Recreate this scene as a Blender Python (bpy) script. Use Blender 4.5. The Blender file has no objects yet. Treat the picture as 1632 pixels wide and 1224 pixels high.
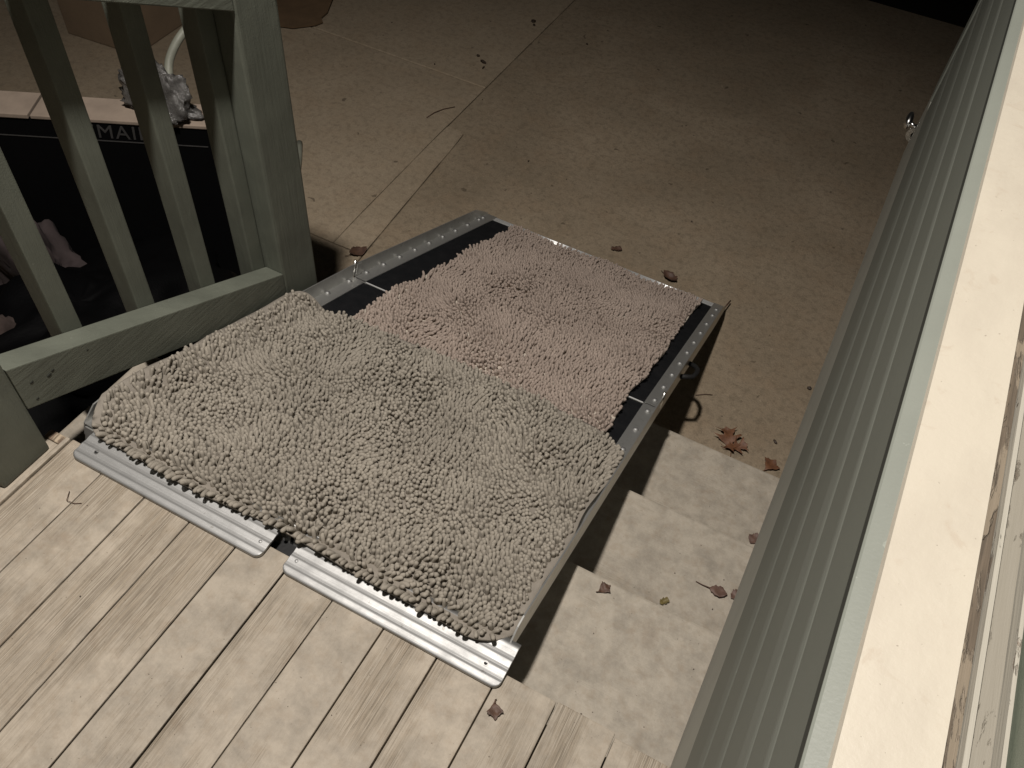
import bpy, bmesh, math, random
import numpy as np
from mathutils import Vector, Matrix, noise as mnoise

random.seed(7); rng = np.random.default_rng(7)
S = bpy.context.scene
COL = S.collection

# ------------------------------------------------------------------ camera
cam_d = bpy.data.cameras.new('camera'); cam = bpy.data.objects.new('camera', cam_d); COL.objects.link(cam)
PITCH, YAW, ROLL = 0.87329877, -0.39774833, 0.10773242
_f = Vector((math.sin(YAW)*math.cos(PITCH), math.cos(YAW)*math.cos(PITCH), -math.sin(PITCH)))
_r = Vector((math.cos(YAW), -math.sin(YAW), 0)); _u = _r.cross(_f)
_r2 = _r*math.cos(ROLL) + _u*math.sin(ROLL); _u2 = _u*math.cos(ROLL) - _r*math.sin(ROLL)
cam.matrix_world = Matrix(((_r2.x, _u2.x, -_f.x, 0), (_r2.y, _u2.y, -_f.y, 0), (_r2.z, _u2.z, -_f.z, 1.19), (0, 0, 0, 1)))
cam_d.sensor_width = 36; cam_d.lens = 36*1363.88/1632; cam_d.clip_start = 0.02; cam_d.clip_end = 500
S.camera = cam

# ------------------------------------------------------------------ night sky, exposure
W = bpy.data.worlds.new('World'); S.world = W; W.use_nodes = True
wn = W.node_tree; bg = wn.nodes['Background']
sky = wn.nodes.new('ShaderNodeTexSky'); sky.sky_type = 'NISHITA'; sky.sun_disc = False
sky.sun_elevation = math.radians(1.0); sky.sun_rotation = math.radians(200)
wn.links.new(sky.outputs[0], bg.inputs[0]); bg.inputs[1].default_value = 0.0012
S.view_settings.view_transform = 'Standard'; S.view_settings.look = 'None'
S.view_settings.exposure = 0.0; S.view_settings.gamma = 1.0; S.view_settings.use_curve_mapping = False
LAMP = (-0.56, 0.40, 2.50); LAMP_W = 290.0; LAMP_COL = (1.0, 0.94, 0.885)

GZ = -0.577            # driveway level; the deck is z = 0
RISE = 0.144

# ------------------------------------------------------------------ material helpers
def new_mat(name):
    m = bpy.data.materials.new(name); m.use_nodes = True
    nt = m.node_tree; b = nt.nodes['Principled BSDF']
    return m, nt, b
def node(nt, t, **kw):
    n = nt.nodes.new(t)
    for k, v in kw.items(): setattr(n, k, v)
    return n
def coords(nt, scale=(1, 1, 1), rnd=False, src='Object'):
    tc = node(nt, 'ShaderNodeTexCoord'); mp = node(nt, 'ShaderNodeMapping')
    mp.inputs['Scale'].default_value = scale
    nt.links.new(tc.outputs[src], mp.inputs[0])
    if rnd:
        oi = node(nt, 'ShaderNodeObjectInfo'); cx = node(nt, 'ShaderNodeCombineXYZ')
        mu = node(nt, 'ShaderNodeMath', operation='MULTIPLY'); mu.inputs[1].default_value = 37.0
        nt.links.new(oi.outputs['Random'], mu.inputs[0])
        for i in range(3): nt.links.new(mu.outputs[0], cx.inputs[i])
        nt.links.new(cx.outputs[0], mp.inputs['Location'])
    return mp.outputs[0]
def noise(nt, vec, scale, detail=4, rough=0.55, dist=0.0):
    n = node(nt, 'ShaderNodeTexNoise'); n.inputs['Scale'].default_value = scale
    n.inputs['Detail'].default_value = detail; n.inputs['Roughness'].default_value = rough
    n.inputs['Distortion'].default_value = dist
    nt.links.new(vec, n.inputs['Vector']); return n.outputs[0]
def ramp(nt, fac, stops):
    r = node(nt, 'ShaderNodeValToRGB'); el = r.color_ramp.elements
    while len(el) < len(stops): el.new(0.5)
    for e, (p, c) in zip(el, stops):
        e.position = p; e.color = c if len(c) == 4 else (*c, 1)
    nt.links.new(fac, r.inputs[0]); return r.outputs[0]
def mask(nt, fac, a, b): return ramp(nt, fac, [(a, (0, 0, 0)), (b, (1, 1, 1))])
def mix(nt, fac, a, b, blend='MIX'):
    m = node(nt, 'ShaderNodeMix', data_type='RGBA', blend_type=blend)
    for sock, v in ((m.inputs[0], fac), (m.inputs[6], a), (m.inputs[7], b)):
        if hasattr(v, 'is_linked') or isinstance(v, bpy.types.NodeSocket): nt.links.new(v, sock)
        elif isinstance(v, (int, float)): sock.default_value = v
        else: sock.default_value = (*v, 1)
    return m.outputs[2]
def math_n(nt, op, a, b=0.5):
    m = node(nt, 'ShaderNodeMath', operation=op)
    for i, v in enumerate((a, b)):
        if isinstance(v, bpy.types.NodeSocket): nt.links.new(v, m.inputs[i])
        else: m.inputs[i].default_value = v
    return m.outputs[0]
def bump(nt, b, h, dist, strength=1.0):
    n = node(nt, 'ShaderNodeBump'); n.inputs['Distance'].default_value = dist; n.inputs['Strength'].default_value = strength
    nt.links.new(h, n.inputs['Height'])
    nt.links.new(n.outputs[0], b.inputs['Normal']); return n
def setc(nt, b, c):
    if isinstance(c, bpy.types.NodeSocket): nt.links.new(c, b.inputs['Base Color'])
    else: b.inputs['Base Color'].default_value = (*c, 1)

# painted deck boards: beige paint, blotched, worn to ridged grain in long patches
def mat_plank(name, paint, wood, wear, grain_axis=1):
    m, nt, b = new_mat(name)
    sc = [1, 1, 1]; sc[grain_axis] = 0.018
    v = coords(nt, rnd=True); vg = coords(nt, tuple(sc), rnd=True)
    sl = [1, 1, 1]; sl[grain_axis] = 0.25
    vl = coords(nt, tuple(sl), rnd=True)
    grain = noise(nt, vg, 330, 3, 0.6, 0.3)
    gr2 = noise(nt, vg, 760, 2, 0.5)
    wearm = mask(nt, noise(nt, vl, 9, 5, 0.6), *wear)
    blot = noise(nt, v, 22, 8, 0.72)
    blot2 = noise(nt, v, 55, 4, 0.6)
    c = mix(nt, mask(nt, blot, 0.40, 0.68), paint, tuple(x*0.66 for x in paint))
    c = mix(nt, math_n(nt, 'MULTIPLY', mask(nt, blot2, 0.5, 0.75), 0.35), c, tuple(x*y for x, y in zip(paint, (0.62, 0.52, 0.42))))
    cw = mix(nt, mask(nt, grain, 0.40, 0.58), tuple(x*0.60 for x in wood), wood)
    cw = mix(nt, mask(nt, gr2, 0.50, 0.60), cw, paint)
    c = mix(nt, math_n(nt, 'MULTIPLY', wearm, 0.65), c, cw)
    stain = mask(nt, noise(nt, v, 7, 5, 0.6, 0.6), 0.60, 0.72)
    c = mix(nt, math_n(nt, 'MULTIPLY', stain, 0.42), c, (0.19, 0.13, 0.08))
    spk = mask(nt, noise(nt, v, 210, 2, 0.5), 0.735, 0.76)
    c = mix(nt, math_n(nt, 'MULTIPLY', spk, 0.6), c, (0.07, 0.05, 0.03))
    oi = node(nt, 'ShaderNodeObjectInfo')
    tint = ramp(nt, oi.outputs['Random'], [(0, (0.90, 0.90, 0.89)), (1, (1.0, 0.99, 0.97))])
    c = mix(nt, 1.0, c, tint, 'MULTIPLY')
    setc(nt, b, c)
    b.inputs['Roughness'].default_value = 0.62
    b.inputs['Specular IOR Level'].default_value = 0.3
    gsum = math_n(nt, 'ADD', math_n(nt, 'MULTIPLY', grain, math_n(nt, 'ADD', math_n(nt, 'MULTIPLY', wearm, 1.2), 0.18)), math_n(nt, 'MULTIPLY', blot2, 0.45))
    bump(nt, b, gsum, 0.0032)
    return m
M = {}
M['plank'] = mat_plank('painted_plank', (0.450, 0.392, 0.315), (0.345, 0.282, 0.208), (0.48, 0.60))
M['tread'] = mat_plank('painted_tread', (0.435, 0.388, 0.318), (0.36, 0.30, 0.22), (0.60, 0.74), 0)

def mat_paint(name, col, rough=0.55, grain=0.3, var=0.82, axis=None, spec=0.35):
    m, nt, b = new_mat(name)
    v = coords(nt, rnd=True)
    sc = [1, 1, 1]
    if axis is not None: sc[axis] = 0.08
    vg = coords(nt, tuple(sc), rnd=True)
    bl = noise(nt, v, 11, 6, 0.6)
    c = mix(nt, mask(nt, bl, 0.35, 0.75), col, tuple(x*var for x in col))
    chip = mask(nt, noise(nt, v, 95, 3, 0.55), 0.735, 0.75)
    c = mix(nt, math_n(nt, 'MULTIPLY', chip, 0.5), c, tuple(min(1, x*1.5) for x in col))
    setc(nt, b, c); b.inputs['Roughness'].default_value = rough; b.inputs['Specular IOR Level'].default_value = spec
    h = math_n(nt, 'ADD', noise(nt, vg, 120, 4, 0.6), math_n(nt, 'MULTIPLY', noise(nt, v, 420, 2, 0.5), 0.4))
    bump(nt, b, h, 0.0016, grain)
    return m
M['green'] = mat_paint('green_rail_paint', (0.148, 0.158, 0.126), 0.5, 0.7, 0.72, 2)
M['green_rail'] = mat_paint('green_rail_paint_long', (0.148, 0.158, 0.126), 0.5, 0.7, 0.72, 1)
M['siding'] = mat_paint('green_siding', (0.146, 0.154, 0.129), 0.55, 0.12, 0.95, 1)
M['siding_rib'] = mat_paint('paler_siding_rib', (0.176, 0.185, 0.158), 0.6, 0.12, 0.93, 1)  # a little paler than the siding boards
M['trim'] = mat_paint('pale_green_trim', (0.185, 0.196, 0.168), 0.5, 0.2, 0.9, 1)
M['skirt'] = mat_paint('grey_green_skirt', (0.32, 0.32, 0.275), 0.5, 0.25, 0.85, 1)
M['shade_dent'] = mat_paint('dark_green_shade_dent', (0.035, 0.037, 0.030), 0.7, 0.2, 0.85, 1)  # painted shade below the sill and in the corner reveal; also nail dents
M['sash'] = mat_paint('green_sash', (0.17, 0.19, 0.145), 0.4, 0.2, 0.85, 1)

def mat_sill():
    m, nt, b = new_mat('cream_sill_paint')
    v = coords(nt); v2 = coords(nt, (1, 0.4, 1))
    bl = noise(nt, v2, 22, 5, 0.6)
    c = mix(nt, mask(nt, bl, 0.45, 0.8), (0.440, 0.400, 0.325), (0.385, 0.345, 0.280))
    sm = mask(nt, noise(nt, v, 48, 4, 0.6, 0.8), 0.60, 0.70)
    c = mix(nt, math_n(nt, 'MULTIPLY', sm, 0.4), c, (0.36, 0.30, 0.23))
    sp = mask(nt, noise(nt, v, 330, 2, 0.5), 0.745, 0.77)
    c = mix(nt, math_n(nt, 'MULTIPLY', sp, 0.55), c, (0.14, 0.11, 0.08))
    setc(nt, b, c); b.inputs['Roughness'].default_value = 0.45
    bump(nt, b, noise(nt, v, 140, 4, 0.6), 0.001, 0.35)
    return m
M['sill'] = mat_sill()
def mat_peel(name, paint, wood, a, bb):
    m, nt, b = new_mat(name)
    v = coords(nt, (1, 0.22, 1)); vg = coords(nt, (1, 0.04, 1))
    k = mask(nt, noise(nt, v, 85, 6, 0.62, 0.5), a, bb)
    g = noise(nt, vg, 420, 3, 0.6)
    w = mix(nt, mask(nt, g, 0.35, 0.7), tuple(x*0.5 for x in wood), wood)
    setc(nt, b, mix(nt, k, paint, w)); b.inputs['Roughness'].default_value = 0.7
    bump(nt, b, math_n(nt, 'SUBTRACT', math_n(nt, 'MULTIPLY', g, 0.3), k), 0.0018, 0.8)
    return m
M['peel_brown'] = mat_peel('peeling_brown_wood', (0.19, 0.155, 0.112), (0.135, 0.105, 0.074), 0.46, 0.52)
M['peel_cream'] = mat_peel('peeling_cream_ridge', (0.32, 0.30, 0.25), (0.20, 0.16, 0.12), 0.62, 0.66)
M['peel_grey'] = mat_peel('peeling_grey_channel', (0.195, 0.178, 0.142), (0.135, 0.11, 0.08), 0.58, 0.64)
M['bare'] = mat_peel('bare_wood_end', (0.46, 0.37, 0.26), (0.26, 0.18, 0.12), 0.42, 0.52)

def mat_concrete(name, col, dark, warm, worn=0.5):
    m, nt, b = new_mat(name)
    v = coords(nt, src='Object')
    big = noise(nt, v, 1.6, 7, 0.62, 0.4); med = noise(nt, v, 9, 6, 0.65); fine = noise(nt, v, 160, 3, 0.6); grit = noise(nt, v, 480, 2, 0.6)
    c = mix(nt, mask(nt, big, 0.36, 0.68), col, dark)
    c = mix(nt, math_n(nt, 'MULTIPLY', mask(nt, med, 0.46, 0.72), worn), c, warm)
    c = mix(nt, math_n(nt, 'MULTIPLY', mask(nt, fine, 0.50, 0.70), 0.30), c, tuple(x*0.55 for x in dark))
    c = mix(nt, math_n(nt, 'MULTIPLY', mask(nt, grit, 0.60, 0.75), 0.25), c, tuple(min(1, x*1.5) for x in col))
    mot = noise(nt, v, 45, 5, 0.7)
    c = mix(nt, math_n(nt, 'MULTIPLY', mask(nt, mot, 0.47, 0.66), 0.50), c, tuple(x*0.62 for x in dark))
    c = mix(nt, math_n(nt, 'MULTIPLY', mask(nt, noise(nt, v, 70, 4, 0.7), 0.58, 0.72), 0.35), c, tuple(min(1, x*1.35) for x in col))
    spot = mask(nt, noise(nt, v, 26, 2, 0.5, 0.3), 0.715, 0.745)
    c = mix(nt, math_n(nt, 'MULTIPLY', spot, 0.55), c, (0.045, 0.033, 0.022))
    setc(nt, b, c); b.inputs['Roughness'].default_value = 0.86; b.inputs['Specular IOR Level'].default_value = 0.25
    bump(nt, b, math_n(nt, 'ADD', math_n(nt, 'MULTIPLY', fine, 0.7), math_n(nt, 'ADD', grit, math_n(nt, 'MULTIPLY', med, 1.5))), 0.0022, 0.75)
    return m
M['slab_light'] = mat_concrete('light_concrete', (0.385, 0.312, 0.222), (0.295, 0.236, 0.164), (0.335, 0.254, 0.168), 0.6)
M['slab_dark'] = mat_concrete('dark_concrete', (0.335, 0.268, 0.188), (0.225, 0.179, 0.122), (0.275, 0.205, 0.134), 0.7)
M['soil'] = mat_concrete('dark_soil', (0.022, 0.018, 0.013), (0.012, 0.010, 0.007), (0.018, 0.014, 0.010))
M['founda'] = mat_concrete('foundation_concrete', (0.22, 0.19, 0.15), (0.16, 0.14, 0.11), (0.2, 0.17, 0.13))

def mat_alu(name, col=(0.62, 0.62, 0.60), rough=0.32, axis=1, scratch=0.5, metal=1.0):
    m, nt, b = new_mat(name)
    sc = [1, 1, 1]; sc[axis] = 0.03
    v = coords(nt); vs = coords(nt, tuple(sc))
    s = noise(nt, vs, 600, 3, 0.6); d = noise(nt, v, 28, 5, 0.65)
    c = mix(nt, mask(nt, d, 0.45, 0.75), col, tuple(x*0.86 for x in col))
    dirt = mask(nt, noise(nt, v, 75, 4, 0.6), 0.66, 0.72)
    c = mix(nt, math_n(nt, 'MULTIPLY', dirt, 0.45), c, (0.16, 0.14, 0.11))
    setc(nt, b, c); b.inputs['Metallic'].default_value = metal
    r = ramp(nt, d, [(0.3, (rough*0.93,)*3), (0.75, (min(1, rough*1.12),)*3)])
    nt.links.new(r, b.inputs['Roughness'])
    bump(nt, b, s, 0.0006, scratch)
    return m
M['alu_lip'] = mat_alu('extruded_aluminium', (0.40, 0.40, 0.39), 0.56, 0, 0.3, 0.9)
M['alu_rail'] = mat_alu('rolled_aluminium', (0.66, 0.66, 0.63), 0.42, 1, 0.2, 0.85)
M['rivet'] = mat_alu('rivet_aluminium', (0.97, 0.96, 0.94), 0.38, 1, 0.05, 0.8)
M['hinge_glint'] = mat_alu('glint_hinge_aluminium', (0.75, 0.75, 0.73), 0.6, 0, 0.1, 0.25)  # whitened and barely metallic: hinge glint put into the colour
M['bright'] = mat_alu('bright_edge_aluminium', (0.90, 0.90, 0.88), 0.34, 0, 0.15, 0.6)  # pale, less metallic: part of the ridge glint sits in the colour
M['steel'] = mat_alu('chrome_steel', (0.82, 0.81, 0.78), 0.30, 1, 0.1)
def mat_grip():
    m, nt, b = new_mat('black_grip_tape'); v = coords(nt)
    g = noise(nt, v, 900, 2, 0.6)
    setc(nt, b, mix(nt, mask(nt, noise(nt, v, 40, 4, 0.6), 0.4, 0.75), (0.0045, 0.005, 0.006), (0.010, 0.010, 0.011)))
    b.inputs['Roughness'].default_value = 0.85; b.inputs['Specular IOR Level'].default_value = 0.2; bump(nt, b, g, 0.0012, 0.5); return m
M['grip'] = mat_grip()
def mat_plain(name, col, rough=0.6, var=0.8, scale=30, bmp=0.001, trans=0.0, spec=0.4):
    m, nt, b = new_mat(name); v = coords(nt)
    n = noise(nt, v, scale, 5, 0.6)
    setc(nt, b, mix(nt, mask(nt, n, 0.35, 0.7), col, tuple(x*var for x in col)))
    b.inputs['Roughness'].default_value = rough; b.inputs['Specular IOR Level'].default_value = spec
    if trans: b.inputs['Transmission Weight'].default_value = trans
    bump(nt, b, noise(nt, v, scale*7, 3, 0.6), bmp, 0.6); return m
M['strap'] = mat_plain('black_nylon', (0.012, 0.012, 0.012), 0.7)
M['black_card'] = mat_plain('black_printed_card', (0.003, 0.003, 0.0032), 0.9, spec=0.08)
M['letter'] = mat_plain('grey_print', (0.055, 0.053, 0.050), 0.7)
M['pale_card'] = mat_plain('pale_cardboard', (0.33, 0.262, 0.205), 0.85, 0.75, 14)
M['card'] = mat_plain('brown_cardboard', (0.24, 0.175, 0.115), 0.85, 0.85, 9)
M['card_dark'] = mat_plain('dark_brown_sheet', (0.155, 0.098, 0.052), 0.9, 0.75, 14)
M['pink_cloth'] = mat_plain('dusty_pink_cloth', (0.10, 0.072, 0.062), 0.9, 0.7, 18)
M['mauve_cloth'] = mat_plain('mauve_cloth', (0.05, 0.037, 0.036), 0.9, 0.7, 18)
M['black_bag'] = mat_plain('black_polythene', (0.0015, 0.0015, 0.0017), 0.7, 0.8, 20, 0.002, spec=0.08)
M['clear_bag'] = mat_plain('cloudy_polythene', (0.26, 0.25, 0.235), 0.16, 0.6, 40, 0.004, 0.5, 0.7)
M['hose'] = mat_plain('pale_hose', (0.25, 0.255, 0.205), 0.5)
M['joist_wood'] = mat_plain('rough_joist', (0.16, 0.12, 0.08), 0.9)  # plain rough wood for joists and piers
M['ceiling'] = mat_plain('ceiling_boards', (0.12, 0.11, 0.09), 0.8)
M['lamp_metal'] = mat_plain('lamp_black_metal', (0.02, 0.02, 0.02), 0.4)
M['glass'] = mat_plain('dark_window_glass', (0.02, 0.022, 0.022), 0.06, 0.9, 3, 0.0)

def mat_chenille(name, col, dark, fuzz):
    m, nt, b = new_mat(name)
    geo = node(nt, 'ShaderNodeNewGeometry'); oi = node(nt, 'ShaderNodeObjectInfo')
    v = coords(nt, src='Object')
    rn = math_n(nt, 'FRACT', math_n(nt, 'ADD', geo.outputs['Random Per Island'], oi.outputs['Random']))
    c = mix(nt, rn, tuple(x*0.90 for x in col), tuple(min(1, x*1.07) for x in col))
    wv = coords(nt, src='Object')
    c = mix(nt, math_n(nt, 'MULTIPLY', mask(nt, noise(nt, wv, 6.5, 6, 0.66), 0.42, 0.66), 0.7), c, dark)
    setc(nt, b, c)
    b.inputs['Roughness'].default_value = 0.95; b.inputs['Specular IOR Level'].default_value = 0.0
    f = noise(nt, v, fuzz, 3, 0.7)
    bump(nt, b, f, 0.0009, 0.5)
    return m
M['chen_grey'] = mat_chenille('taupe_chenille', (0.345, 0.311, 0.258), (0.264, 0.237, 0.196), 700)
M['chen_pink'] = mat_chenille('rosy_chenille', (0.374, 0.306, 0.258), (0.297, 0.240, 0.202), 700)
M['backing'] = mat_plain('grey_mat_backing', (0.27, 0.24, 0.20), 0.85, 0.85, 60)
M['mesh_white'] = mat_plain('white_mat_backing', (0.62, 0.55, 0.46), 0.8)
def mat_leaf(name, a, bcol):
    m, nt, b = new_mat(name); v = coords(nt, src='Object')
    setc(nt, b, mix(nt, mask(nt, noise(nt, v, 90, 4, 0.6), 0.35, 0.7), a, bcol))
    b.inputs['Roughness'].default_value = 0.6
    bump(nt, b, noise(nt, v, 300, 3, 0.6), 0.0008, 0.6); return m
M['leaf_orange'] = mat_leaf('rust_leaf', (0.185, 0.080, 0.036), (0.115, 0.052, 0.027))
M['leaf_brown'] = mat_leaf('brown_leaf', (0.105, 0.055, 0.034), (0.065, 0.036, 0.025))
M['leaf_red'] = mat_leaf('faded_red_leaf', (0.145, 0.085, 0.062), (0.105, 0.064, 0.050))
M['leaf_olive'] = mat_leaf('olive_leaf', (0.17, 0.13, 0.045), (0.10, 0.08, 0.03))
M['crumb'] = mat_leaf('dark_crumb', (0.05, 0.033, 0.02), (0.03, 0.02, 0.014))

# ------------------------------------------------------------------ object helpers
def link(name, me, mat=None, parent=None):
    o = bpy.data.objects.new(name, me); COL.objects.link(o)
    if mat is not None and me is not None:
        me.materials.clear(); me.materials.append(mat)
    if parent is not None: o.parent = parent
    return o
def empty(name, loc=(0, 0, 0), rotz=0, label=None, cat=None, group=None, kind=None):
    o = bpy.data.objects.new(name, None); COL.objects.link(o); o.location = loc; o.rotation_euler = (0, 0, rotz)
    o.empty_display_size = 0.05
    return tag(o, label, cat, group, kind)
def tag(o, label=None, cat=None, group=None, kind=None):
    if label: o['label'] = label
    if cat: o['category'] = cat
    if group: o['group'] = group
    if kind: o['kind'] = kind
    return o
def bm_mesh(bm, name, smooth=False):
    me = bpy.data.meshes.new(name); bmesh.ops.recalc_face_normals(bm, faces=bm.faces[:])
    bm.to_mesh(me); bm.free()
    if smooth:
        for p in me.polygons: p.use_smooth = True
    return me
def add_box(bm, x0, x1, y0, y1, z0, z1, bev=0.0, seg=2):
    r = bmesh.ops.create_cube(bm, size=1.0); vs = r['verts']
    for v in vs:
        v.co = Vector(((x0+x1)/2 + v.co.x*(x1-x0), (y0+y1)/2 + v.co.y*(y1-y0), (z0+z1)/2 + v.co.z*(z1-z0)))
    if bev > 0:
        es = list({e for v in vs for e in v.link_edges})
        bmesh.ops.bevel(bm, geom=es, offset=bev, segments=seg, affect='EDGES', profile=0.6)
def box(name, x0, x1, y0, y1, z0, z1, mat, parent=None, bev=0.0, seg=2, loc=None):
    bm = bmesh.new(); add_box(bm, x0, x1, y0, y1, z0, z1, bev, seg)
    o = link(name, bm_mesh(bm, name), mat, parent)
    return o
def prism(name, pts, axis, a, b, mat, parent=None, bev=0.0):
    """polygon pts (2D) extruded along axis (0,1,2) from a to b"""
    bm = bmesh.new(); lo, hi = [], []
    def P(p, t):
        l = [p[0], p[1]]; l.insert(axis, t); return l
    for p in pts: lo.append(bm.verts.new(P(p, a))); hi.append(bm.verts.new(P(p, b)))
    n = len(pts)
    bm.faces.new(lo[::-1]); bm.faces.new(hi)
    for i in range(n): bm.faces.new((lo[i], lo[(i+1) % n], hi[(i+1) % n], hi[i]))
    if bev: bmesh.ops.bevel(bm, geom=bm.edges[:], offset=bev, segments=2, affect='EDGES', profile=0.6)
    return link(name, bm_mesh(bm, name), mat, parent)
def tube_mesh(pts, rad, name='tube', n=10, cap=True):
    pts = [Vector(p) for p in pts]; bm = bmesh.new(); rings = []
    rr = rad if hasattr(rad, '__len__') else [rad]*len(pts)
    prev = None
    for i, p in enumerate(pts):
        t = (pts[min(i+1, len(pts)-1)] - pts[max(i-1, 0)]).normalized()
        a = prev if prev is not None else (Vector((0, 0, 1)) if abs(t.z) < 0.9 else Vector((1, 0, 0)))
        u = (a - t*a.dot(t)).normalized(); w = t.cross(u); prev = u
        rings.append([bm.verts.new(p + (u*math.cos(k*2*math.pi/n) + w*math.sin(k*2*math.pi/n))*rr[i]) for k in range(n)])
    for i in range(len(rings)-1):
        for k in range(n): bm.faces.new((rings[i][k], rings[i][(k+1) % n], rings[i+1][(k+1) % n], rings[i+1][k]))
    if cap: bm.faces.new(rings[0][::-1]); bm.faces.new(rings[-1])
    return bm_mesh(bm, name, True)

# ------------------------------------------------------------------ GROUND AND DRIVEWAY
g = box('ground', -150, 150, -150, 150, GZ-0.25, GZ-0.03, M['soil']); tag(g, 'dark bare soil beyond the driveway edge', 'ground', kind='structure')
drv = empty('driveway', (0, 0, GZ), kind='structure', label='stained concrete driveway below the porch steps', cat='driveway')
def slab(pts, mat, top=0.0):
    # jitter the outline a little so joints are not ruler straight
    out = []
    n = len(pts)
    for i in range(n):
        a = Vector(pts[i]); b = Vector(pts[(i+1) % n]); L = (b-a).length; k = max(1, int(min(L, 3)/0.06))
        nrm = Vector((-(b-a).y, (b-a).x))/max(L, 1e-6)
        for j in range(k):
            q = a.lerp(b, j/k)
            if j: q = q + nrm*(mnoise.noise(Vector((q.x*9, q.y*9, 0)))*0.0015)
            out.append((q.x, q.y))
    bm = bmesh.new()
    lo = [bm.verts.new((x, y, -0.06)) for x, y in out]
    hi = [bm.verts.new((x, y, top-0.003)) for x, y in out]
    cx = sum(p[0] for p in out)/len(out); cy = sum(p[1] for p in out)/len(out)
    ins = []
    m = len(out)
    for i in range(m):
        a = Vector(out[i-1]); b = Vector(out[(i+1) % m]); t = (b-a).normalized(); nn = Vector((-t.y, t.x))
        if nn.dot(Vector((cx, cy))-Vector(out[i])) < 0: nn = -nn
        q = Vector(out[i]) + nn*0.004
        ins.append(bm.verts.new((q.x, q.y, top)))
    for i in range(m):
        j = (i+1) % m
        bm.faces.new((lo[i], lo[j], hi[j], hi[i])); bm.faces.new((hi[i], hi[j], ins[j], ins[i]))
    bm.faces.new(ins)
    return link('slab', bm_mesh(bm, 'slab'), mat, drv)
slab([(-7, 2.612), (-1.3335, 2.603), (-1.346, 3.4), (-1.355, 4.23), (-7, 4.23)], M['slab_light'])
slab([(-7, 1.580), (-1.308, 1.5865), (-1.3145, 1.72), (-1.3280, 2.20), (-1.3330, 2.600), (-7, 2.609)], M['slab_light'], 0.0)
slab([(-1.3060, 1.5865), (-1.2020, 1.590), (-1.2505, 2.249), (-1.2560, 2.300), (-1.3265, 2.306), (-1.3260, 2.20), (-1.3125, 1.72)], M['slab_light'], 0.0)
slab([(-7, -3), (-1.187, -3), (-1.191, 1.448), (-1.201, 1.5845), (-7, 1.578)], M['slab_light'], -0.001)
slab([(-1.184, -3), (4, -3), (4, 4.24), (-1.3525, 4.235), (-1.3435, 3.39), (-1.3310, 2.61), (-1.3245, 2.3085), (-1.2543, 2.3020), (-1.2485, 2.25), (-1.188, 1.45)], M['slab_dark'], -0.001)

# ------------------------------------------------------------------ PORCH DECK
deck = empty('porch_deck', (0, 0, 0), kind='structure', label='beige painted plank porch deck at the top of the steps', cat='deck')
edge = -0.066
k0 = -11
xs = [edge + 0.0892*k for k in range(-10, 8)]
YF = 0.442
for i in range(len(xs)-1):
    a, b = xs[i]+random.uniform(0.0008, 0.0015), xs[i+1]-random.uniform(0.0008, 0.0015)
    yf = YF + random.uniform(-0.0015, 0.0015) - (0.004 if a > 0.02 else 0)
    zt = random.uniform(-0.0012, 0.0008) - (0.004 if a > 0.02 else 0)
    bm = bmesh.new(); add_box(bm, a, b, -1.6, yf, -0.028+zt, zt, 0.0022, 2)
    o = link('plank', bm_mesh(bm, 'plank'), M['plank'], deck)
# left edge board with a torn, bare end
o = box('edge_board', -1.080, -0.9665, -1.6, 0.4235, -0.030, -0.003, M['plank'], deck, 0.002)
o = box('edge_block', -1.003, -0.9665, 0.4240, 0.4405, -0.030, -0.001, M['bare'], deck, 0.003)
o = box('edge_strip', -0.9660, -0.9580, -1.6, 0.4395, -0.020, 0.0035, M['plank'], deck, 0.002)
o = box('fascia', -1.07, 0.60, 0.395, 0.418, -0.20, -0.031, M['tread'], deck, 0.002)
for xx in (-1.0, -0.55, -0.1, 0.35):
    box('joist', xx, xx+0.04, -1.6, 0.39, -0.20, -0.033, M['joist_wood'], deck)
for xx in (-1.02, 0.45):
    box('deck_pier', xx, xx+0.1, 0.02, 0.12, GZ-0.03, -0.201, M['joist_wood'], deck)

# ------------------------------------------------------------------ STEPS
steps = empty('porch_steps', (0, 0, GZ), label='three beige painted wooden steps going down under the metal ramp', cat='steps')
noses = [0.727, 1.016, 1.322]
prev = 0.418
for i, ny in enumerate(noses):
    zt = -RISE*(i+1)
    box('tread', -1.105, 0.62, prev-0.01 if i else 0.4185, ny, zt-0.030 - GZ, zt - GZ, M['tread'], steps, 0.005)
    box('riser', -1.095, 0.61, ny-0.040, ny-0.020, (zt-RISE - GZ) if i < 2 else 0.001, zt-0.0305 - GZ, M['tread'], steps)
    prev = ny-0.0195
for xx in (-1.092, -0.5, 0.56):
    prism('stringer', [(0.42, 0.0), (1.26, 0.0), (1.26, -RISE*3-0.031-GZ), (0.99, -RISE*3-0.031-GZ), (0.95, -RISE*2-0.031-GZ), (0.70, -RISE*2-0.031-GZ), (0.66, -RISE-0.031-GZ), (0.42, -RISE-0.031-GZ)], 0, xx, xx+0.04, M['tread'], steps)

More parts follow.
